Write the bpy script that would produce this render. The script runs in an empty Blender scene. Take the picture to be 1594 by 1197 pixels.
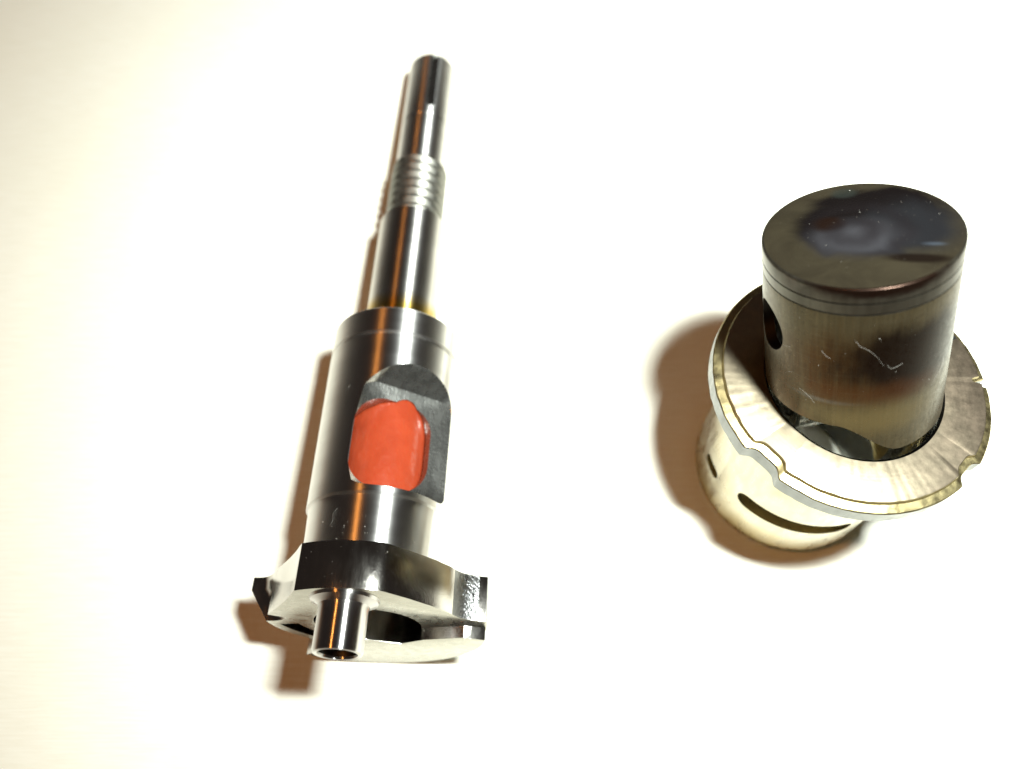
import bpy, bmesh, math, random
from mathutils import Vector, Matrix, noise
random.seed(7)
PI = math.pi
R = math.radians
S = 0.001                      # everything below is written in millimetres
sc = bpy.context.scene
col = sc.collection

# ------------------------------------------------------------------ camera
cam_d = bpy.data.cameras.new('camera'); cam = bpy.data.objects.new('camera', cam_d); col.objects.link(cam)
cam.location = (0, 0, 85.7*S); cam.rotation_euler = (R(25.4), 0, 0)
cam_d.sensor_width = 36; cam_d.lens = 36*1300/1594
cam_d.clip_start = 0.003; cam_d.clip_end = 5
cam_d.dof.use_dof = True; cam_d.dof.focus_distance = 69*S; cam_d.dof.aperture_fstop = 24; cam_d.dof.aperture_blades = 0
sc.camera = cam

# ------------------------------------------------------------------ light: dim warm room, one warm room lamp, the camera's flash
w = bpy.data.worlds.new('World'); sc.world = w; w.use_nodes = True
bg = w.node_tree.nodes['Background']; bg.inputs[0].default_value = (1.0, .80, .70, 1); bg.inputs[1].default_value = .030

def area(name, loc, target, sx, sy, power, colour, shape='RECTANGLE', spread=180):
    l = bpy.data.lights.new(name, 'AREA'); l.shape = shape; l.size = sx*S; l.size_y = sy*S
    l.energy = power; l.color = colour; l.spread = R(spread)
    o = bpy.data.objects.new(name, l); col.objects.link(o)
    o.location = Vector(loc)*S
    o.rotation_euler = (Vector(target)-Vector(loc)).to_track_quat('-Z', 'Y').to_euler()
    return o
area('camera_flash', (33, 19, 125), (54, 74, 0), 17, 10, .42, (.93, 1, .95), spread=136)
area('room_lamp', (-255, -60, 620), (0, 30, 0), 40, 40, .72, (1.0, .36, .07), 'DISK')
sc.view_settings.view_transform = 'Standard'; sc.view_settings.look = 'None'
sc.view_settings.exposure = 0; sc.view_settings.gamma = 1

# ------------------------------------------------------------------ materials
class N:
    def __init__(s, name):
        s.m = bpy.data.materials.new(name); s.m.use_nodes = True; s.t = s.m.node_tree
        s.b = s.t.nodes['Principled BSDF']; s.tc = s.t.nodes.new('ShaderNodeTexCoord')
    def node(s, kind, **kw):
        n = s.t.nodes.new('ShaderNode'+kind)
        for k, v in kw.items():
            if k in n.inputs: n.inputs[k].default_value = v
            else: setattr(n, k, v)
        return n
    def link(s, a, b): s.t.links.new(a, b)
    def coords(s, scale=(1,1,1), loc=(0,0,0), rot=(0,0,0)):
        m = s.node('Mapping'); m.inputs['Scale'].default_value = [x/S for x in scale]
        m.inputs['Location'].default_value = loc; m.inputs['Rotation'].default_value = rot
        s.link(s.tc.outputs['Object'], m.inputs['Vector']); return m.outputs[0]
    def noise(s, scale=(1,1,1), detail=3, rough=.55, loc=(0,0,0), dist=0):
        n = s.node('TexNoise', Scale=1.0, Detail=detail, Roughness=rough, Distortion=dist)
        s.link(s.coords(scale, loc), n.inputs['Vector']); return n.outputs[0]
    def ramp(s, fac, stops, interp='LINEAR'):
        r = s.node('ValToRGB'); e = r.color_ramp.elements; r.color_ramp.interpolation = interp
        while len(e) < len(stops): e.new(.5)
        for k, (p, c) in zip(e, stops):
            k.position = p; k.color = (c, c, c, 1) if not hasattr(c, '__len__') else (*c, 1)
        s.link(fac, r.inputs[0]); return r.outputs[0]
    def math(s, op, a, b=0.0, c=0.0, clamp=False):
        n = s.node('Math', operation=op, use_clamp=clamp)
        for i, x in enumerate((a, b, c)):
            if hasattr(x, 'is_linked'): s.link(x, n.inputs[i])
            else: n.inputs[i].default_value = x
        return n.outputs[0]
    def mix(s, f, a, b, blend='MIX'):
        n = s.node('Mix', data_type='RGBA', blend_type=blend)
        for i, x in ((0, f), (6, a), (7, b)):
            if hasattr(x, 'is_linked'): s.link(x, n.inputs[i])
            elif i == 0: n.inputs[0].default_value = x
            else: n.inputs[i].default_value = (*x, 1)
        return n.outputs[2]
    def set(s, **kw):
        for k, v in kw.items():
            k = k.replace('_', ' ')
            if hasattr(v, 'is_linked'): s.link(v, s.b.inputs[k])
            elif hasattr(v, '__len__'): s.b.inputs[k].default_value = (*v, 1)
            else: s.b.inputs[k].default_value = v
    def bump(s, h, strength=.2, dist=.05, prev=None):
        b = s.node('Bump', Strength=strength, Distance=dist*S); s.link(h, b.inputs['Height'])
        if prev is not None: s.link(prev, b.inputs['Normal'])
        s.link(b.outputs[0], s.b.inputs['Normal']); return b.outputs[0]
    def sep(s):
        n = s.node('SeparateXYZ'); s.link(s.coords(), n.inputs[0]); return n.outputs

def metal(name, base, rough, lathe=0.0, grain=.0, spots=0.0, tint=None, zscale=14, aniso=0.0, trot=.25, ztint=None, rvar=1.0):
    n = N(name)
    big = n.noise((.25,.25,.25), 3)
    c = n.ramp(big, [(.3, [x*.88 for x in base]), (.7, base)])
    if tint: 
        tn = n.noise((.35,.35,.35), 4, loc=(5,2,9))
        c = n.mix(n.ramp(tn, [(.45, 0.0), (.72, .8)]), c, tint)
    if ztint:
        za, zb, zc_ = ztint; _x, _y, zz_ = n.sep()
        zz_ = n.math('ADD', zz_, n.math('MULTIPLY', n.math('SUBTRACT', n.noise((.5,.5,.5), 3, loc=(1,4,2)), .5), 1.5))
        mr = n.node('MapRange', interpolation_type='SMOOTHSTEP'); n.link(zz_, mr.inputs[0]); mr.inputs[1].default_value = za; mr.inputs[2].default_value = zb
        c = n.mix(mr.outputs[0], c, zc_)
    if spots:
        sp = n.noise((2.2,2.2,2.2), 2, loc=(3,3,1))
        c = n.mix(n.ramp(sp, [(.70, 0.0), (.76, spots)]), c, [x*.25 for x in base])
    sm = n.noise((.02,.02,1.2) if aniso else (1.3,1.3,.5), 4)
    r = n.ramp(sm, [(.3, rough*(.93 if aniso else 1-.25*rvar)), (.7, rough*(1.08 if aniso else 1+.3*rvar))])
    n.set(Base_Color=c, Metallic=1.0, Roughness=r)
    if aniso:
        tg = n.node('Tangent', direction_type='RADIAL', axis='Z'); n.link(tg.outputs[0], n.b.inputs['Tangent'])
        n.b.inputs['Anisotropic'].default_value = aniso; n.b.inputs['Anisotropic Rotation'].default_value = trot
    prev = None
    if lathe:
        prev = n.bump(n.noise((.004,.004,zscale), 4), lathe, .01)
    if grain:
        prev = n.bump(n.noise((9,9,9), 5, .7), grain, .03, prev)
    return n.m

M = {}
M['steel'] = metal('polished_steel', (.68,.665,.65), .34, lathe=.03, grain=.0, aniso=1.0)
M['steel_blued'] = metal('heat_tinted_steel', (.56,.54,.52), .34, lathe=.03, grain=.0, aniso=1.0, ztint=(-33.5, -31.5, (.50,.35,.09)))
M['thread'] = metal('thread_steel', (.24,.235,.21), .40, grain=.1)
M['web'] = metal('web_steel', (.50,.475,.445), .14, grain=.25)
M['rough_steel'] = metal('milled_steel', (.42,.42,.40), .27, grain=.4, rvar=.3)
M['face'] = metal('machined_face_steel', (.42,.405,.355), .28, grain=.25)
M['pin'] = metal('ground_pin_steel', (.58,.56,.55), .30, lathe=.03, grain=.0, aniso=1.0)
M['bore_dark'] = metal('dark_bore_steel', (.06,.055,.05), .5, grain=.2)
M['sleeve'] = metal('nickelled_brass', (.47,.43,.335), .30, grain=.05, tint=(.44,.375,.24), lathe=.08, ztint=(5.2, 1.2, (.34,.245,.10)))  # brown reflection of the cast shadow is painted in towards the base
M['sleeve_bore'] = metal('chromed_bore', (.27,.27,.25), .16, lathe=.1)
M['flange_edge'] = metal('grey_flange_edge', (.20,.205,.205), .34, grain=.4, spots=.5)
M['chamfer'] = metal('brassy_chamfer', (.50,.42,.22), .36, grain=.5, tint=(.45,.36,.18))
M['shelf'] = metal('polished_shelf_steel', (.26,.25,.235), .16, grain=.1)

M['horn'] = metal('pitted_horn_steel', (.30,.30,.30), .30, grain=0)
def grainy(m, scale, dist, strength=.9):
    t = m.node_tree; b = t.nodes['Principled BSDF']
    v = t.nodes.new('ShaderNodeTexNoise'); v.inputs['Scale'].default_value = scale; v.inputs['Detail'].default_value = 3
    tc = t.nodes.new('ShaderNodeTexCoord'); bp = t.nodes.new('ShaderNodeBump')
    bp.inputs['Strength'].default_value = strength; bp.inputs['Distance'].default_value = dist*S
    old = b.inputs['Normal'].links[0].from_socket if b.inputs['Normal'].is_linked else None
    if old: t.links.new(old, bp.inputs['Normal'])
    t.links.new(tc.outputs['Object'], v.inputs['Vector']); t.links.new(v.outputs[0], bp.inputs['Height']); t.links.new(bp.outputs[0], b.inputs['Normal'])
grainy(M['horn'], 4200, .12)
grainy(M['rough_steel'], 3800, .03, .6)
grainy(M['web'], 5500, .012, .5)
M['rod'] = metal('dull_rod_alloy', (.50,.49,.44), .25, grain=.2)
def flange_face():
    n = N('tarnished_flange_face')
    a = n.noise((.28,.28,.28), 5, .65); b = n.noise((1.1,1.1,1.1), 5, .7, loc=(4,7,1)); 
    x, y, z = n.sep()
    c = n.ramp(a, [(.30, (.46,.40,.285)), (.50, (.41,.345,.25)), (.66, (.46,.40,.285))])
    # pinkish tarnish towards the right side of the face
    side = n.ramp(n.math('ADD', n.math('MULTIPLY', x, .05), n.math('MULTIPLY', n.math('SUBTRACT', b, .5), .45)), [(.05, 0.0), (.6, .42)])
    c = n.mix(side, c, (.37,.255,.20))
    c = n.mix(n.ramp(n.noise((2.6,2.6,2.6), 3, loc=(1,1,5)), [(.68, 0.0), (.78, .30)]), c, (.24,.17,.12))
    n.set(Base_Color=c, Metallic=1.0, Roughness=n.ramp(b, [(.3, .34), (.7, .43)]))
    rd = n.math('SQRT', n.math('ADD', n.math('MULTIPLY', x, x), n.math('MULTIPLY', y, y)))
    cv = n.node('CombineXYZ'); n.link(rd, cv.inputs[0])
    tn = n.node('TexNoise', Scale=6.0, Detail=4.0, Roughness=.7); n.link(cv.outputs[0], tn.inputs['Vector'])
    pb = n.bump(tn.outputs[0], .35, .02)
    n.bump(n.noise((7,7,7), 5, .75), .3, .015, pb)
    return n.m
M['flange_face'] = flange_face()

def red_mat():
    n = N('red_rubber')
    a = n.noise((.5,.5,.5), 3)
    n.set(Base_Color=n.ramp(a, [(.35, (.27,.036,.013)), (.65, (.31,.044,.016))]), Roughness=.24)
    n.b.inputs['Subsurface Weight'].default_value = .3
    n.b.inputs['Subsurface Radius'].default_value = (1, .25, .1)
    n.b.inputs['Subsurface Scale'].default_value = 1.0*S
    n.bump(n.noise((.45,.45,.45), 3), .35, .6, n.bump(n.noise((3,3,3), 4), .08, .05))
    return n.m
M['red'] = red_mat()

def polar(n):
    x, y, z = n.sep()
    ang = n.math('ARCTAN2', x, n.math('MULTIPLY', y, -1.0))      # 0 = front (local -y), positive = local +x
    rad = n.math('SQRT', n.math('ADD', n.math('MULTIPLY', x, x), n.math('MULTIPLY', y, y)))
    return ang, rad, n.math('SUBTRACT', z, 15.2)          # z measured down from the crown
def blob(n, u, v, u0, v0, su, sv, wob=None, soft=(0.55, 1.15)):
    du = n.math('DIVIDE', n.math('SUBTRACT', u, u0), su); dv = n.math('DIVIDE', n.math('SUBTRACT', v, v0), sv)
    d = n.math('SQRT', n.math('ADD', n.math('MULTIPLY', du, du), n.math('MULTIPLY', dv, dv)))
    if wob is not None: d = n.math('ADD', d, n.math('MULTIPLY', n.math('SUBTRACT', wob, .5), .8))
    m = n.node('MapRange', interpolation_type='SMOOTHSTEP'); n.link(d, m.inputs[0])
    m.inputs[1].default_value = soft[0]; m.inputs[2].default_value = soft[1]; m.inputs[3].default_value = 1; m.inputs[4].default_value = 0
    return m.outputs[0]

def skirt_mat():
    n = N('varnish_stained_skirt')
    ang, rad, z = polar(n)
    wob = n.noise((.45,.45,.22), 5, .6)
    streak = n.noise((3.2,3.2,.10), 4, .6)
    base = n.mix(n.ramp(streak, [(.3, 0.0), (.7, 1.0)]), (.048,.038,.020), (.074,.059,.033))
    b1 = blob(n, ang, z, .78, -8.2, 1.08, 4.8, wob, (.55, 1.12))                # dark brown varnish, right of front
    b2 = blob(n, ang, z, -.1, -9.0, .95, 4.9, wob, (.3, 1.2))
    b3 = blob(n, ang, z, .25, -11.6, .85, 1.8, wob, (.2, 1.2))
    c = n.mix(n.math('MULTIPLY', b2, n.ramp(n.noise((2.2,2.2,.06), 4, .6, loc=(6,2,2)), [(.35, .6), (.6, .97)])), base, (.038,.0155,.0028))
    line = blob(n, ang, z, -.35, -12.6, .55, .35, None, (.2, 1.1))
    c = n.mix(n.math('MULTIPLY', line, .5), c, (.10,.10,.095))
    fine = n.noise((9,9,.35), 3, .6, loc=(2,5,8)); mott = n.noise((2.4,2.4,1.6), 4, .7, loc=(9,1,4))
    c = n.mix(n.ramp(streak, [(.60, 0.0), (.75, .35)]), c, (.05,.035,.02))
    c = n.mix(n.ramp(fine, [(.45, 0.0), (.75, .40)]), c, (.085,.055,.022))
    c = n.mix(n.ramp(mott, [(.55, 0.0), (.75, .55)]), c, (.020,.012,.006))
    turn = n.noise((.15,.15,7), 3, .6, loc=(4,4,2))
    c = n.mix(n.ramp(turn, [(.58, 0.0), (.72, .30)]), c, (.09,.075,.05))
    c = n.mix(n.math('MULTIPLY', b1, .94), c, (.0055,.0020,.0008))
    c = n.mix(n.math('MULTIPLY', b3, .55), c, (.060,.020,.004))
    gold = blob(n, ang, z, .2, -14.6, .75, 2.6, wob, (.1, 1.2))
    c = n.mix(n.math('MULTIPLY', gold, .6), c, (.15,.11,.045))
    n.b.inputs['Specular IOR Level'].default_value = .1
    n.set(Base_Color=c, Metallic=.75, Roughness=n.ramp(mott, [(.3, .24), (.7, .40)]))
    p = n.bump(n.noise((6,6,.12), 5, .6), .22, .015)
    n.bump(n.noise((8,8,8), 4, .7), .12, .02, p)
    return n.m
M['skirt'] = skirt_mat()

def land_mat():
    n = N('scorched_top_land')
    ang, rad, z = polar(n)
    wob = n.noise((.6,.6,1.2), 5, .65)
    c = n.ramp(n.noise((1.5,1.5,.3), 4), [(.3, (.050,.043,.032)), (.7, (.075,.067,.052))])
    b = blob(n, ang, z, .25, -.05, .95, 1.1, wob, (.5, .95))
    c = n.mix(n.math('MULTIPLY', b, .9), c, (.014,.004,.0015))
    n.set(Base_Color=c, Metallic=.85, Roughness=.28)
    n.bump(n.noise((1,1,9), 5, .7), .25, .02)
    return n.m
M['land'] = land_mat()
def ring_mat():
    n = N('ring_land_steel')
    c = n.ramp(n.noise((1.5,1.5,.3), 4), [(.3, (.055,.048,.036)), (.7, (.080,.072,.056))])
    n.set(Base_Color=c, Metallic=.9, Roughness=.30); n.bump(n.noise((1,1,12), 4), .2, .01)
    return n.m
M['ring'] = ring_mat()

def crown_mat():
    n = N('carboned_crown')
    x, y, z = n.sep()
    wob = n.noise((.22,.22,.22), 5, .6, dist=1.0); wob2 = n.noise((.16,.16,.16), 4, .5, loc=(7,1,3), dist=.8)
    c = n.ramp(wob, [(.35, (0.0210,0.0168,0.0109)), (.7, (0.0357,0.0294,0.0181))])          # olive brown rim deposit
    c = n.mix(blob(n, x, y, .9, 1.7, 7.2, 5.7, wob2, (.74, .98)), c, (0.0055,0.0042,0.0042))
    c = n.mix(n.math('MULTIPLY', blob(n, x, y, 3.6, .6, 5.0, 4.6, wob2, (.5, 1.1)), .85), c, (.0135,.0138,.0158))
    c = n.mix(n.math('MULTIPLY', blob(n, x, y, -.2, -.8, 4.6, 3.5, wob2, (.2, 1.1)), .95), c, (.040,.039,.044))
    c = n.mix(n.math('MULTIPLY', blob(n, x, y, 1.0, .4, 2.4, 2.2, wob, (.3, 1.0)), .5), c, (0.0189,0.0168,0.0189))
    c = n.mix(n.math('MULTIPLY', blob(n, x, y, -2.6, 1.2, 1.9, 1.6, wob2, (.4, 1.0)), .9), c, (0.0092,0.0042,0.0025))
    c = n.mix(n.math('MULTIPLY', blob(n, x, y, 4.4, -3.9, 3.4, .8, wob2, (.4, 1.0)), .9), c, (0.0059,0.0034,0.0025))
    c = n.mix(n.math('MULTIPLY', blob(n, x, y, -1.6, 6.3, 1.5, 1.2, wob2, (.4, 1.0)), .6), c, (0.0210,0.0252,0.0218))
    c = n.mix(n.math('MULTIPLY', blob(n, x, y, 5.6, -1.9, 1.1, .35, wob, (.1, 1.1)), .45), c, (0.0672,0.0840,0.1092))  # thin blue highlight streak painted into the crown colour
    # carbon swirl: soft rings of burnt oil, pushed off round by noise
    sx = n.math('ADD', x, .4); sy = n.math('SUBTRACT', y, .2)
    sr = n.math('SQRT', n.math('ADD', n.math('MULTIPLY', sx, sx), n.math('MULTIPLY', sy, sy)))
    sr = n.math('ADD', sr, n.math('MULTIPLY', wob2, 3.2))
    sw = n.math('MULTIPLY', n.math('ADD', n.math('SINE', n.math('MULTIPLY', sr, 2.5)), 1.0), .5)
    c = n.mix(n.math('MULTIPLY', n.math('MULTIPLY', sw, blob(n, x, y, .6, .2, 6.0, 5.0, None, (.5, 1.1))), .55), c, (.010,.008,.009))
    # lathe rings
    rad = n.math('SQRT', n.math('ADD', n.math('MULTIPLY', x, x), n.math('MULTIPLY', y, y)))
    rings = n.math('SINE', n.math('MULTIPLY', rad, 26.0))
    c = n.mix(n.ramp(n.noise((4,4,4), 3, loc=(2,8,4)), [(.72, 0.0), (.77, .8)]), c, (.20,.18,.15))
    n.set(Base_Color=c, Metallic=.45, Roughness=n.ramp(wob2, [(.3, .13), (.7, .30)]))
    p = n.bump(rings, .06, .01)
    n.bump(n.noise((3,3,3), 6, .7), .14, .04, p)
    return n.m
M['crown'] = crown_mat()

def table_mat():
    n = N('pale_laminate')
    g = n.noise((.25,4.5,1), 4, .65); h = n.noise((.03,.03,.03), 4, .55); f = n.noise((1.6,7,1), 3, .7, loc=(3,3,3))
    c = n.ramp(h, [(.3, (.88,.87,.76)), (.7, (.91,.90,.82))])
    c = n.mix(n.ramp(g, [(.35, .30), (.65, 0.0)]), c, (.72,.68,.54))
    c = n.mix(n.ramp(f, [(.60, 0.0), (.75, .25)]), c, (.62,.58,.50))
    n.set(Base_Color=c, Roughness=.55); n.b.inputs['Specular IOR Level'].default_value = .35
    n.bump(g, .12, .03)
    return n.m
M['table'] = table_mat()
n = N('pale_lint'); n.set(Base_Color=(.24,.225,.20), Roughness=.6); M['lint'] = n.m
n = N('painted_groove_shade'); n.set(Base_Color=(.004,.003,.003), Roughness=.8); M['groove_shade'] = n.m  # near-black colour stands in for the shade inside the ring grooves

# ------------------------------------------------------------------ mesh helpers
def empty(name, loc, mat3, label, cat, group=None):
    o = bpy.data.objects.new(name, None); col.objects.link(o)
    o.empty_display_size = .005
    o.matrix_world = Matrix.Translation(Vector(loc)*S) @ mat3.to_4x4()
    o['label'] = label; o['category'] = cat
    if group: o['group'] = group
    return o
def finish(me, smooth=30):
    me.shade_smooth()
    me.set_sharp_from_angle(angle=R(smooth))
def obj(name, bm, mat, parent=None, off=(0,0,0), smooth=30):
    """bm in millimetres -> linked object; off shifts the vertices (mm)"""
    bmesh.ops.transform(bm, matrix=Matrix.Diagonal((S,S,S,1)) @ Matrix.Translation(off), verts=bm.verts)
    me = bpy.data.meshes.new(name); bm.to_mesh(me); bm.free(); finish(me, smooth)
    mats = mat if isinstance(mat, (list, tuple)) else [mat]
    for m in mats: me.materials.append(m)
    o = bpy.data.objects.new(name, me); col.objects.link(o)
    if parent: o.parent = parent
    return o
def lathe(prof, seg=128, bm=None, a0=0, close=True, midx=None):
    """prof: list of (r, z); closed loop -> ring solid; open -> capped at r=0 points"""
    bm = bm or bmesh.new(); rings = []
    for (r, z) in prof:
        if r < 1e-6: rings.append([bm.verts.new((0,0,z))])
        else: rings.append([bm.verts.new((r*math.cos(2*PI*i/seg), r*math.sin(2*PI*i/seg), z)) for i in range(seg)])
    pairs = list(zip(range(len(rings)-1), range(1, len(rings))))
    if close: pairs.append((len(rings)-1, 0))
    for k, (p, q) in enumerate(pairs):
        A, B = rings[p], rings[q]
        if len(A) == 1 and len(B) == 1: continue
        for i in range(seg):
            j = (i+1) % seg
            if len(A) == 1: f = bm.faces.new((A[0], B[j], B[i]))
            elif len(B) == 1: f = bm.faces.new((A[i], A[j], B[0]))
            else: f = bm.faces.new((A[i], A[j], B[j], B[i]))
            if midx: f.material_index = midx[k]
    bmesh.ops.recalc_face_normals(bm, faces=bm.faces)
    return bm
def prism(pts, z0, z1, M4=None, midx=0):
    bm = bmesh.new()
    a = [bm.verts.new((x,y,z0)) for x,y in pts]; b = [bm.verts.new((x,y,z1)) for x,y in pts]
    n_ = len(pts)
    for i in range(n_): bm.faces.new((a[i], a[(i+1)%n_], b[(i+1)%n_], b[i]))
    bm.faces.new(a[::-1]); bm.faces.new(b)
    for f in bm.faces: f.material_index = midx
    bmesh.ops.recalc_face_normals(bm, faces=bm.faces)
    if M4: bmesh.ops.transform(bm, matrix=M4, verts=bm.verts)
    return bm
def frustum(p0, p1, M4=None):
    """loft between two loops of 3-D points"""
    bm = bmesh.new(); a = [bm.verts.new(p) for p in p0]; b = [bm.verts.new(p) for p in p1]; n_ = len(a)
    for i in range(n_): bm.faces.new((a[i], a[(i+1)%n_], b[(i+1)%n_], b[i]))
    bm.faces.new(a[::-1]); bm.faces.new(b)
    bmesh.ops.recalc_face_normals(bm, faces=bm.faces)
    if M4: bmesh.ops.transform(bm, matrix=M4, verts=bm.verts)
    return bm
def rrect(w_, h_, r, n_=8, sq=(1,1,1,1)):
    out = []
    for k, (sx, sy) in enumerate(((1,1),(-1,1),(-1,-1),(1,-1))):
        rr = r*sq[k]
        cx, cy = sx*(w_/2-rr), sy*(h_/2-rr)
        for i in range(n_+1):
            a = PI/2*k + PI/2*i/n_
            out.append((cx+rr*math.cos(a), cy+rr*math.sin(a)))
    return out
def boolean(bm, cutters, op='DIFFERENCE', keep_mats=3):
    """cut bm (mm) by each cutter bmesh with the exact solver; material indices survive (cutter faces keep theirs)"""
    def tmp(b, nm):
        bmesh.ops.triangulate(b, faces=[f for f in b.faces if len(f.verts) > 4])
        me = bpy.data.meshes.new(nm); b.to_mesh(me); b.free()
        for k in range(keep_mats): me.materials.append(slots[k])
        o = bpy.data.objects.new(nm, me); col.objects.link(o); return o
    slots = [bpy.data.materials.new('slot') for _ in range(keep_mats)]
    a = tmp(bm, 'tmp_a')
    for c in cutters:
        b = tmp(c, 'tmp_b')
        md = a.modifiers.new('b', 'BOOLEAN'); md.operation = op; md.object = b; md.solver = 'EXACT'
        md.material_mode = 'INDEX'
        dg = bpy.context.evaluated_depsgraph_get(); dg.update()
        me = bpy.data.meshes.new_from_object(a.evaluated_get(dg))
        a.modifiers.clear(); a.data = me
        bpy.data.objects.remove(b)
    out = bmesh.new(); out.from_mesh(a.data); bpy.data.objects.remove(a)
    for m in slots: bpy.data.materials.remove(m)
    bmesh.ops.remove_doubles(out, verts=out.verts, dist=.002)
    return out
def bevelled(bm, width=.12, seg=2, angle=28):
    es = [e for e in bm.edges if len(e.link_faces) == 2 and e.calc_face_angle(0) > R(angle)]
    bmesh.ops.bevel(bm, geom=es, offset=width, segments=seg, profile=.6, affect='EDGES', clamp_overlap=True)
    return bm
def arc(cx, cy, r, a0, a1, n_):
    return [(cx+r*math.cos(R(a0+(a1-a0)*i/n_)), cy+r*math.sin(R(a0+(a1-a0)*i/n_))) for i in range(n_+1)]
def bez(p, n_=8):
    out = []
    for i in range(n_+1):
        t = i/n_; q = [Vector(v) for v in p]
        while len(q) > 1: q = [q[k].lerp(q[k+1], t) for k in range(len(q)-1)]
        out.append(tuple(q[0]))
    return out

# ------------------------------------------------------------------ table top (the ground of the picture)
bm = bmesh.new()
bmesh.ops.create_grid(bm, x_segments=1, y_segments=1, size=400)
tb = obj('table_top', bm, M['table']); tb['kind'] = 'structure'

# ------------------------------------------------------------------ crankshaft, lying on its counterweight and its tip
A = Vector((-12.95, 13.0, 10.8)); T = Vector((-10.5, 87.2, 2.9))
d = (T-A).normalized(); zc = -d
yc = (Vector((0,0,1)) - zc*zc.z).normalized(); xc = yc.cross(zc)
C3 = Matrix((xc, yc, zc)).transposed()
OFF = (0, 10.8, 0)                                   # root sits at the web's lowest point, parts are drawn about the axis
crank = empty('crankshaft', A - yc*10.8, C3, 'bare steel crankshaft with threaded nose and red inside its side window, lying flat', 'crankshaft')

def turned(name, prof, mat, seg=128, parent=crank, close=False):
    return obj(name, lathe(prof, seg, close=close), mat, parent, OFF)
def sub(prof, r=.15): return prof
# tip section (prop shaft)
tipb = lathe([(0,-73.0),(2.35,-73.0),(2.75,-72.8),(2.98,-72.4),(2.98,-61.6),(2.88,-61.5),(2.88,-61.2),(2.98,-61.1),(2.98,-54.0),(0,-54.0)], 96, close=False)
key = prism(rrect(1.0, 9.6, .45, 6), 2.78, 4, Matrix.Rotation(R(-14), 4, 'Z') @ Matrix.Translation((0,0,-67.6)) @ Matrix.Rotation(-PI/2, 4, 'X'), 1)
obj('shaft_tip', boolean(tipb, [key]), [M['steel'], M['rough_steel']], crank, OFF)
# threads: real helical ridge
bm = bmesh.new(); seg = 64; pitch = 1.32
z0 = -54.5; z1 = -45.0
steps = int((z1-z0)/pitch*seg); rows = []
def thr_r(ph):      # ridge profile
    t = ph % 1.0
    return 2.86 + .46*min(1, max(0, (1-abs(t-.5)*2)*1.35-.08))
nz = int((z1-z0)/pitch*14)
for j in range(nz+1):
    z = z0 + (z1-z0)*j/nz; row = []
    for i in range(seg):
        a = 2*PI*i/seg; r_ = thr_r(z/pitch + i/seg)
        taper = min(1, (z-z0)/.7, (z1+.25-z)/.5)
        r_ = 2.9 + (r_-2.9)*max(0, taper)
        row.append(bm.verts.new((r_*math.cos(a), r_*math.sin(a), z)))
    rows.append(row)
for j in range(nz):
    for i in range(seg): bm.faces.new((rows[j][i], rows[j][(i+1)%seg], rows[j+1][(i+1)%seg], rows[j+1][i]))
bm.faces.new(rows[0][::-1]); bm.faces.new(rows[-1])
obj('thread', bm, M['thread'], crank, OFF, 60)
turned('shaft_shoulder', [(0,-45.5),(2.9,-45.5),(3.45,-45.4),(3.75,-45.1),(3.75,-28.4),(0,-28.2)], M['steel_blued'])

# journal with intake window and hollow bore
jp = [(0,-29.1),(6.1,-29.1),(6.42,-29.0),(6.6,-28.8),(6.6,-26.2),(6.28,-26.1),(6.28,-25.75),(6.58,-25.65),(6.5,-9.2),(6.34,-9.05),(6.28,-9.0),(6.15,-4.2),(5.85,-4.1),(5.85,-3.2),(4.45,-3.2),(4.45,-26),(0,-26)]
jb = lathe([(r, z) for r, z in jp], 160, close=True)
WA = 59                                              # direction of the window, degrees from local +x towards +y
def window_cut():
    """stack of rounded rectangles: t across, z along the shaft, h away from the axis"""
    dirv = Vector((math.cos(R(WA)), math.sin(R(WA)), 0)); tan = Vector((math.sin(R(WA)), -math.cos(R(WA)), 0))
    bm = bmesh.new(); rings = []
    for h, t0, t1, za, zb, r_ in ((7.6,-5.0,5.6,-23.9,-9.6,2.2), (6.4,-5.0,5.3,-22.5,-9.7,2.2), (5.1,-5.0,4.95,-21.2,-9.8,1.5), (4.65,-5.0,4.75,-20.7,-9.9,1.3),
                                 (4.32,-5.0,2.75,-19.4,-10.3,2.1), (3.4,-5.0,2.5,-19.1,-10.5,2.1), (1.7,-5.0,2.4,-19.0,-10.6,2.1)):
        rings.append([bm.verts.new(dirv*h + tan*(x+(t0+t1)/2) + Vector((0,0,y+(za+zb)/2))) for x, y in rrect(t1-t0, zb-za, r_, 8, (1.55,1,1.55,1.2) if h < 4.5 else (1,1,1.45,1))])
    n_ = len(rings[0])
    for a_, b_ in zip(rings, rings[1:]):
        for i in range(n_): bm.faces.new((a_[i], a_[(i+1)%n_], b_[(i+1)%n_], b_[i]))
    bm.faces.new(rings[0][::-1]); bm.faces.new(rings[-1])
    bmesh.ops.recalc_face_normals(bm, faces=bm.faces)
    for f in bm.faces: f.material_index = 1
    return bm
jb = boolean(jb, [window_cut()])
obj('journal', jb, [M['steel'], M['rough_steel']], crank, OFF, 24)

# red plug seen through the window
plug = lathe([(0,-25.5),(3.9,-25.5),(4.2,-24.6),(4.24,-20),(4.24,-10),(4.1,-7),(3.2,-5.6),(0,-5.4)], 96, close=False)
for v in plug.verts:                                 # slightly dished by hand
    c_ = Vector((v.co.x, v.co.y)); q = noise.noise(Vector((v.co.x, v.co.y, v.co.z))*.25)
    k = 1+.010*q; v.co.x *= k; v.co.y *= k
pl = obj('red_plug', plug, M['red'], crank, OFF, 60)

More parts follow.
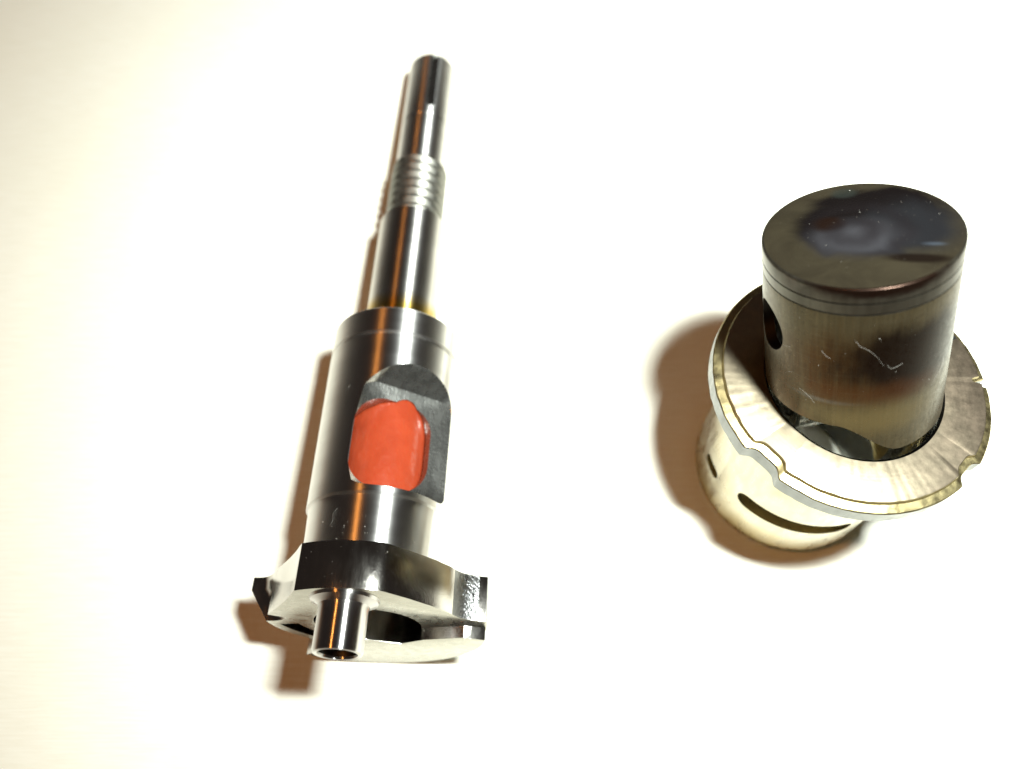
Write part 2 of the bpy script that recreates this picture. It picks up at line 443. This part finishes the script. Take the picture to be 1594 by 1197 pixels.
# web: lobe above, counterweight horns and arc below
RW = 10.8
right = [(2.4,8.85)] + [(2.9,8.5),(4.6,6.95),(6.4,5.05),(7.5,3.6)] + bez([(7.9,2.9),(8.3,1.9),(9.2,1.3),(10.7,1.1)], 6)
low = arc(0, 0, RW, 3, -173.0, 84)
left = bez([(-10.72,-1.2),(-10.0,-1.25),(-9.2,-1.0),(-8.6,.2)], 6) + bez([(-8.2,1.0),(-7.0,3.0),(-5.7,5.0),(-4.6,7.6)], 7)
a_l = math.degrees(math.atan2(7.9, -4.3)); a_r = math.degrees(math.atan2(8.85, 2.4))
top = arc(0, 0, 9.15, a_l, a_r, 14)[:-1]
prof = right + low + left + top
def taper(pts, f_):                                   # the front edge falls away at the lower left
    out = []
    for x, y in pts:
        a = math.degrees(math.atan2(y, x)); k = 0
        if -178 <= a <= -100 and math.hypot(x, y) > 10.5: k = min(1, (-100-a)/35)
        if abs(a) > 170 and math.hypot(x, y) > 8.6: k = 1
        r_ = math.hypot(x, y); q = (r_-1.9*k*f_)/r_
        out.append((x*q, y*q))
    return out
levels = [(prof, -3.6), (prof, -2.4), (taper(prof, 1), .35)]
wb, rings = bmesh.new(), []
for pts, z in levels: rings.append([wb.verts.new((x, y, z)) for x, y in pts])
for q in range(len(rings)-1):
    for i in range(len(prof)):
        j = (i+1) % len(prof); wb.faces.new((rings[q][i], rings[q][j], rings[q+1][j], rings[q+1][i]))
wb.faces.new(rings[0][::-1]); wb.faces.new(rings[-1])
bmesh.ops.recalc_face_normals(wb, faces=wb.faces)
def cyl(cx, cy, r, z0_, z1_, r2=None, seg_=64, mi=1):
    b = frustum([(cx+r*math.cos(2*PI*i/seg_), cy+r*math.sin(2*PI*i/seg_), z0_) for i in range(seg_)],
                [(cx+(r2 or r)*math.cos(2*PI*i/seg_), cy+(r2 or r)*math.sin(2*PI*i/seg_), z1_) for i in range(seg_)])
    for f in b.faces: f.material_index = mi
    return b
# counterweight: stands proud of the web at the lower right
blk = prism(arc(0, 0, RW-.12, -5.5, -128, 66) + arc(-1.2, -5.2, 3.4, 200, 60, 12) + [(3.0,-3.2),(5.2,-1.6),(8.8,-.4)], -1.0, 1.4)
wb = boolean(wb, [blk], 'UNION')
cut2 = cyl(.2, -1.1, 4.75, -3.0, 1.35)
cut2b = prism([(.2+5.4*math.cos(R(a)), -1.1+5.4*math.sin(R(a))) for a in range(-60, 60, 6)] + [(1,3),(1,-4)], .02, 3, midx=1)
cut1 = prism([(5.0,-1.9),(9.7,-.9),(9.6,-1.6),(5.0,-3.2)], -.9, .9, midx=1)
cut3 = prism(arc(-.3,0,7.7,194,230,14)+arc(0,0,6.24,230,194,10), -1.9, 1, midx=1)
wb = boolean(wb, [cut2, cut1, cut3])
bmesh.ops.dissolve_limit(wb, angle_limit=R(1), verts=wb.verts, edges=wb.edges)
wb = bevelled(wb, .12, 2, 35)
web = obj('crank_web', wb, [M['web'], M['shelf'], M['face'], M['horn']], crank, OFF, 35)
for p in web.data.polygons:
    if abs(p.normal.z) > .8: p.material_index = 2
    elif p.normal.x > .3 and p.center.x*1000 > 7.9 and p.center.y*1000 > OFF[1]-4 and p.center.z*1000 < .2: p.material_index = 3

# crank pin: hollow, with a collar at its root
px_, py_ = -.65, 6.1
bm = lathe([(2.9,.3),(2.77,.58),(2.45,.70),(2.12,.95),(2.03,1.2),(2.03,4.5),(1.95,4.7),(1.8,4.76),(1.62,4.7),(1.55,4.5),(1.55,.3)], 96, midx=[0]*9+[1,1])
pin = obj('crank_pin', bm, [M['pin'], M['bore_dark']], crank, (px_, OFF[1]+py_, 0))
bm = lathe([(2.75,.2),(2.75,.45),(2.65,.56),(2.2,.58),(2.2,.2)], 96)
obj('pin_collar', bm, M['face'], crank, (px_, OFF[1]+py_, 0))
bm = lathe([(0,.3),(1.54,.3),(1.54,1.6),(0,1.6)], 64, close=False)
obj('pin_bore_floor', bm, M['bore_dark'], crank, (px_, OFF[1]+py_, 0))

# ------------------------------------------------------------------ cylinder sleeve, standing upright
LC = Vector((28.6, 30.2, 0.42)); tilt = Matrix.Rotation(R(-3.5), 3, 'X') @ Matrix.Rotation(R(2.8), 3, 'Y')
sleeve = empty('cylinder_sleeve', LC, tilt, 'nickel coloured brass cylinder sleeve standing upright with a notched flange round its top', 'cylinder sleeve')
FZ = 20.3
BR = 7.55
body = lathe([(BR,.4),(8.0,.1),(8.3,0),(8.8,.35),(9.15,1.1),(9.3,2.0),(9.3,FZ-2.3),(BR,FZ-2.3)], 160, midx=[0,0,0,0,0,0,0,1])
def radial_slot(az, width, z0_, z1_, tiltz=0, rad=.8):
    """rounded slot through the wall at azimuth az; width is tangential (mm)"""
    pts = rrect(width, z1_-z0_, min(width, z1_-z0_)*rad/2, 5)
    a = R(az); dv = Vector((math.cos(a), math.sin(a), 0)); tn = Vector((-math.sin(a), math.cos(a), 0)); zz = (z0_+z1_)/2
    b = frustum([dv*5.5 + tn*x + Vector((0,0,zz+y-tiltz*3)) for x, y in pts], [dv*11 + tn*x + Vector((0,0,zz+y+tiltz*3)) for x, y in pts])
    for f in b.faces: f.material_index = 2
    return b
cuts = [radial_slot(-106, 10.8, 6.6, 8.7, 0, .9), radial_slot(-166, 2.6, 5.4, 6.7, 0, .9), radial_slot(8, 6.0, 6.6, 10.2, 0, .5),
        radial_slot(62, 4.2, 5.5, 12.0, 0, .3), radial_slot(112, 4.2, 5.5, 12.0, 0, .3)]
body = boolean(body, cuts)
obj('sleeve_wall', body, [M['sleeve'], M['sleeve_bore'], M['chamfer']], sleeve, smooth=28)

# flange: outline with scallops, stepped rim
def flange_outline(r, scal=1.0):
    pts = []
    for i in range(360):
        a = i; rr = r
        for (c, hw, dp) in NOTCH:
            t = abs((a-c+180) % 360 - 180)/hw
            if t < 1: rr = min(rr, r - dp*scal*(1 - t**4))
        pts.append((rr*math.cos(R(a)), rr*math.sin(R(a))))
    return pts
NOTCH = [(-139, 8.5, .8), (-45, 6.5, .65), (1, 1.6, 1.0)]
def stack(levels):
    """levels: list of (outline, z) or None outline for bore radius"""
    bm = bmesh.new(); rings = []
    for pts, z in levels: rings.append([bm.verts.new((x, y, z)) for x, y in pts])
    return bm, rings
bore = [(BR*math.cos(R(i)), BR*math.sin(R(i))) for i in range(360)]
lv = [(bore, FZ-2.3, 0), (flange_outline(11.95), FZ-2.3, 0), (flange_outline(12.12), FZ-2.15, 0), (flange_outline(12.12), FZ-.72, 0),
      (flange_outline(12.03), FZ-.62, 1), (flange_outline(11.4, .9), FZ-.42, 1), (flange_outline(11.3, .8), FZ-.04, 1), (flange_outline(11.18, .7), FZ, 2),
      ([(x*1.035, y*1.035) for x, y in bore], FZ, 2), ([(x*1.01, y*1.01) for x, y in bore], FZ-.12, 3), (bore, FZ-.35, 3)]
bm, rings = stack([(a, b) for a, b, c in lv])
for k in range(len(rings)):
    A_, B_ = rings[k], rings[(k+1) % len(rings)]
    mi = lv[(k+1) % len(lv)][2]
    if k == len(rings)-1: mi = 3
    for i in range(360):
        j = (i+1) % 360
        f = bm.faces.new((A_[i], A_[j], B_[j], B_[i])); f.material_index = mi
bmesh.ops.recalc_face_normals(bm, faces=bm.faces)
for v in bm.verts:                                   # hand-worn edge
    if math.hypot(v.co.x, v.co.y) > 11:
        q = noise.noise(v.co*1.3)*.05; v.co.x += q; v.co.y += q; v.co.z += noise.noise(v.co*2.1)*.02
# short radial saw mark on the right of the face
sawm = frustum([(8.9+math.cos(t)*0+x, y, FZ-.12) for x, y, t in ((0,-.12,0),(2.6,-.12,0),(2.6,.12,0),(0,.12,0))],
               [(8.9+x, y, FZ+.3) for x, y in ((0,-.16),(2.6,-.16),(2.6,.16),(0,.16))], Matrix.Rotation(R(24), 4, 'Z'))
for f in sawm.faces: f.material_index = 0
bm = boolean(bm, [sawm], keep_mats=4)
obj('flange', bm, [M['flange_edge'], M['chamfer'], M['flange_face'], M['sleeve_bore']], sleeve, smooth=24)

# ------------------------------------------------------------------ piston, propped crooked in the mouth of the sleeve
PC = Vector((25.6, 36.4, 35.1)); KP = .862; ax = Vector((-.222, .381, .897)).normalized()
camp = Vector((0, 0, 85.7)); vd = (camp-PC).normalized()
fr = (vd - ax*vd.dot(ax)).normalized()               # local -y faces the camera side
zz = ax; yy = -fr; xx = yy.cross(zz)
P3 = Matrix((xx, yy, zz)).transposed()
LEN = 15.2
piston = empty('piston', PC - ax*LEN*KP, P3, 'brown varnish stained steel piston with dark carboned crown, tilted in the mouth of the sleeve', 'piston')
piston.scale = (KP, KP, KP)
PO = (0, 0, LEN)
PR = 8.15
crown = lathe([(0,.16),(2,.15),(5,.10),(7.4,.03),(7.9,0),(8.03,-.03),(8.10,-.10),(8.13,-.25),(8.15,-1.37),(7.5,-1.37),(7.5,-1.55),(0,-1.55)], 160, close=False,
              midx=[0,0,0,0,1,1,1,1,1,1,1])
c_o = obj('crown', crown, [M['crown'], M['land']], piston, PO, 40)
r_o = obj('piston_ring', lathe([(7.5,-1.52),(8.15,-1.52),(8.15,-2.48),(7.5,-2.48)], 160), M['ring'], piston, PO)
obj('ring_groove', lathe([(0,-1.45),(7.55,-1.45),(7.55,-2.9),(0,-2.9)], 128, close=False), M['groove_shade'], piston, PO)
# skirt: lower edge cut away on the front left, reaching lower on the right
def skirt_len(a):                                    # a: degrees from the front, + = towards local +x (right)
    a = (a+180) % 360 - 180
    def sm(t): t = max(0, min(1, t)); return t*t*(3-2*t)
    base = 15.2 + .35*math.cos(R(a+30))
    flap = sm((a+8)/42.0)*(1-sm((a-150)/20))
    return base + (19.1-base)*flap
bm = bmesh.new(); nseg = 240; rows = []
lv2 = 24
for i in range(nseg):
    az = 360*i/nseg; a = R(az); L_ = skirt_len(az)
    x, y = math.sin(a), -math.cos(a)
    outer = [bm.verts.new((x*PR, y*PR, -2.66 - (L_-2.66)*(k/lv2))) for k in range(lv2+1)]
    zt = [bm.verts.new((x*(PR-.002), y*(PR-.002), -2.62))]
    inner = [bm.verts.new((x*(PR-.12), y*(PR-.12), -L_-.06)), bm.verts.new((x*(PR-.9), y*(PR-.9), -L_-.05)), bm.verts.new((x*(PR-1.0), y*(PR-1.0), -2.64))]
    rows.append(zt+outer+inner)
for i in range(nseg):
    a_, b_ = rows[i], rows[(i+1) % nseg]
    for k in range(len(a_)):
        k2 = (k+1) % len(a_)
        f = bm.faces.new((a_[k], a_[k2], b_[k2], b_[k]))
        f.material_index = 1 if k >= len(a_)-2 else 0
bmesh.ops.recalc_face_normals(bm, faces=bm.faces)
HA = -64
hd = Vector((math.sin(R(HA)), -math.cos(R(HA)), 0))
rot = Vector((0,0,1)).rotation_difference(hd).to_matrix().to_4x4()
hole = cyl(0, 0, 2.45, -12, 12, seg_=72); bmesh.ops.transform(hole, matrix=Matrix.Translation((0,0,-7.4)) @ rot, verts=hole.verts)
# the part of the sleeve behind: keeps the skirt from running into the flange (out of sight at the back)
solid = lathe([(BR+.05, -3),(13, -3),(13, FZ+.02),(BR+.05, FZ+.02)], 96)
for f in solid.faces: f.material_index = 1
toP = (Matrix.Translation(PC) @ P3.to_4x4() @ Matrix.Scale(KP, 4)).inverted() @ Matrix.Translation(LC) @ tilt.to_4x4()
bmesh.ops.transform(solid, matrix=toP, verts=solid.verts)
bm = boolean(bm, [hole, solid])
obj('skirt', bm, [M['skirt'], M['bore_dark']], piston, PO, 30)

# connecting rod hanging from the wrist pin down the bore, on which the piston is propped
down = P3.inverted() @ Vector((.03, -.02, -1)).normalized()
w0 = Vector((0, 0, -7.4)); Lr = 19.0
bm = bmesh.new()
rz = -down.normalized(); rx = (hd - rz*hd.dot(rz)).normalized(); ry = rz.cross(rx)
RM = Matrix((rx, ry, rz)).transposed().to_4x4(); RM.translation = w0
sec = [(-1.0,-1.9),(-1.0,-1.2),(-.35,-.9),(-.35,.9),(-1.0,1.2),(-1.0,1.9),(1.0,1.9),(1.0,1.2),(.35,.9),(.35,-.9),(1.0,-1.2),(1.0,-1.9)]
rod = frustum([(x, y, -Lr+3) for x, y in sec], [(x*.9, y*.8, -2) for x, y in sec], RM)
obj('connecting_rod', rod, M['rod'], piston, PO, 25)
be = lathe([(2.4,-1.6),(3.8,-1.6),(3.9,-1.4),(3.9,1.4),(3.8,1.6),(2.4,1.6)], 64)
bmesh.ops.transform(be, matrix=RM @ Matrix.Translation((0,0,-Lr+.2)) @ Matrix.Rotation(PI/2, 4, 'Y'), verts=be.verts)
obj('rod_big_end', be, M['rod'], piston, PO, 30)

# ------------------------------------------------------------------ lint fibres lying on the parts
def fibre(pts, label, r=.0065):
    """pts: world points in mm"""
    cu = []
    P = [Vector(p) for p in pts]
    for i in range(len(P)-1):
        p0 = P[max(0,i-1)]; p1 = P[i]; p2 = P[i+1]; p3 = P[min(len(P)-1, i+2)]
        for k in range(6):
            t = k/6
            cu.append(.5*((2*p1)+(p2-p0)*t+(2*p0-5*p1+4*p2-p3)*t*t+(3*p1-p0-3*p2+p3)*t**3))
    cu.append(P[-1])
    bm = bmesh.new(); rows = []
    o0 = cu[0].copy()
    for i, c_ in enumerate(cu):
        tg = (cu[min(i+1, len(cu)-1)]-cu[max(i-1, 0)]).normalized()
        u = tg.orthogonal().normalized(); v = tg.cross(u)
        rows.append([bm.verts.new(c_-o0+(u*math.cos(k*PI/2.5)+v*math.sin(k*PI/2.5))*r) for k in range(5)])
    for i in range(len(rows)-1):
        for k in range(5): bm.faces.new((rows[i][k], rows[i][(k+1)%5], rows[i+1][(k+1)%5], rows[i+1][k]))
    bm.faces.new(rows[0][::-1]); bm.faces.new(rows[-1])
    o = obj('lint_fibre', bm, M['lint'], None, smooth=80)
    o.location = o0*S
    o['label'] = label; o['category'] = 'lint fibre'; o['group'] = 'lint fibres stuck to the metal'
def on_skirt(az, z, h=.05):
    a = R(az); return PC + P3 @ Vector((math.sin(a)*(PR+h), -math.cos(a)*(PR+h), z))*KP
def on_journal(an, z, r=6.53, h=.05):                 # an: degrees from local +x
    a = R(an); return A + C3 @ Vector((math.cos(a)*(r+h), math.sin(a)*(r+h), z))
fibre([on_skirt(0,-5.0), on_skirt(3,-5.6,.2), on_skirt(8,-6.1,.25), on_skirt(13,-7.0,.2), on_skirt(16,-7.9), on_skirt(17,-8.1)], 'longest pale hair on the middle of the stained piston skirt')
fibre([on_skirt(19,-8.1), on_skirt(21,-8.5,.12), on_skirt(24,-8.4,.15), on_skirt(28,-8.3)], 'short bent white fibre right of the long hair on the piston skirt')
fibre([on_skirt(-18,-6.7), on_skirt(-16,-7.0,.15), on_skirt(-13,-7.4)], 'tiny straight fibre left of the long hair on the piston skirt')
fibre([on_skirt(-33,-12.1), on_skirt(-28,-12.1,.2), on_skirt(-24,-12.5,.25), on_skirt(-22,-13.2)], 'curved pale hair near the lower left edge of the piston skirt')
fibre([on_skirt(-46,-8.0), on_skirt(-43,-7.8,.12), on_skirt(-40,-7.7)], 'small white fibre below the wrist pin hole of the piston')
fibre([on_skirt(-44,-11.2), on_skirt(-41,-10.7,.12), on_skirt(-38,-10.5,.1)], 'forked small fibre low on the left of the piston skirt')
fibre([on_skirt(52,-12.8), on_skirt(53,-11.8,.2), on_skirt(58,-11.0,.25), on_skirt(62,-10.4)], 'pale hair low on the right edge of the piston skirt')
fibre([on_journal(118,-20.2), on_journal(122,-18.6,6.2,.25), on_journal(130,-17.4,6.2,.3), on_journal(141,-16.0,6.2,.2), on_journal(146,-15.0)], 'long pale hair on the crankshaft left of the red window')
fibre([on_journal(113,-7.7,6.24), on_journal(116,-7.2,6.24,.1), on_journal(115,-6.6,6.24,.12), on_journal(118,-6.2,6.24)], 'small curled fibre on the crankshaft just above the web')
fibre([on_journal(80,-7.9,6.24), on_journal(77,-7.6,6.24,.1), on_journal(75,-7.3,6.24)], 'tiny fibre on the crankshaft below the red window at right')
fz = LC + tilt @ Vector((0, 0, FZ))
fibre([fz+Vector((-9.6,3.6,.05)), fz+Vector((-9.9,4.2,.12)), fz+Vector((-9.4,4.6,.15)), fz+Vector((-8.9,4.1,.05))], 'looped fibre on the shaded flange left of the piston')
# dust specks: nobody could count them
bm = bmesh.new()
def speck(p, s_):
    s_ *= random.choice((.5,.6,.8,1,1.5))
    m = Matrix.Translation(p) @ Matrix.Rotation(random.random()*6, 4, Vector((random.random(), random.random(), random.random()+.1)).normalized()) @ Matrix.Diagonal((s_*random.uniform(.6,2), s_, s_*.6, 1))
    bmesh.ops.create_icosphere(bm, subdivisions=1, radius=1, matrix=m)
for _ in range(28): speck(on_skirt(random.gauss(5, 38), random.uniform(-13.5,-3), .01), random.uniform(.010,.028))
for _ in range(18):
    a = random.random()*6.28; r_ = 7.6*math.sqrt(random.random()); speck(PC + P3 @ Vector((r_*math.cos(a), r_*math.sin(a), .13))*KP, random.uniform(.012,.03))
for _ in range(34): speck(on_journal(random.gauss(88, 22), random.uniform(-8.8,-4.6), 6.24, .01), random.uniform(.015,.05))
for _ in range(26):
    a = R(random.uniform(58, 116)); speck(A + C3 @ Vector((9.17*math.cos(a), 9.17*math.sin(a), random.uniform(-3.4, .2))), random.uniform(.012,.035))
for _ in range(12): speck(on_journal(random.gauss(95, 20), random.uniform(-28,-23.5), 6.42, .01), random.uniform(.015,.04))
du = obj('dust_specks', bm, M['lint'], None, smooth=80); du['kind'] = 'stuff'; du['label'] = 'fine pale dust specks scattered over the piston and the crankshaft'; du['category'] = 'dust'
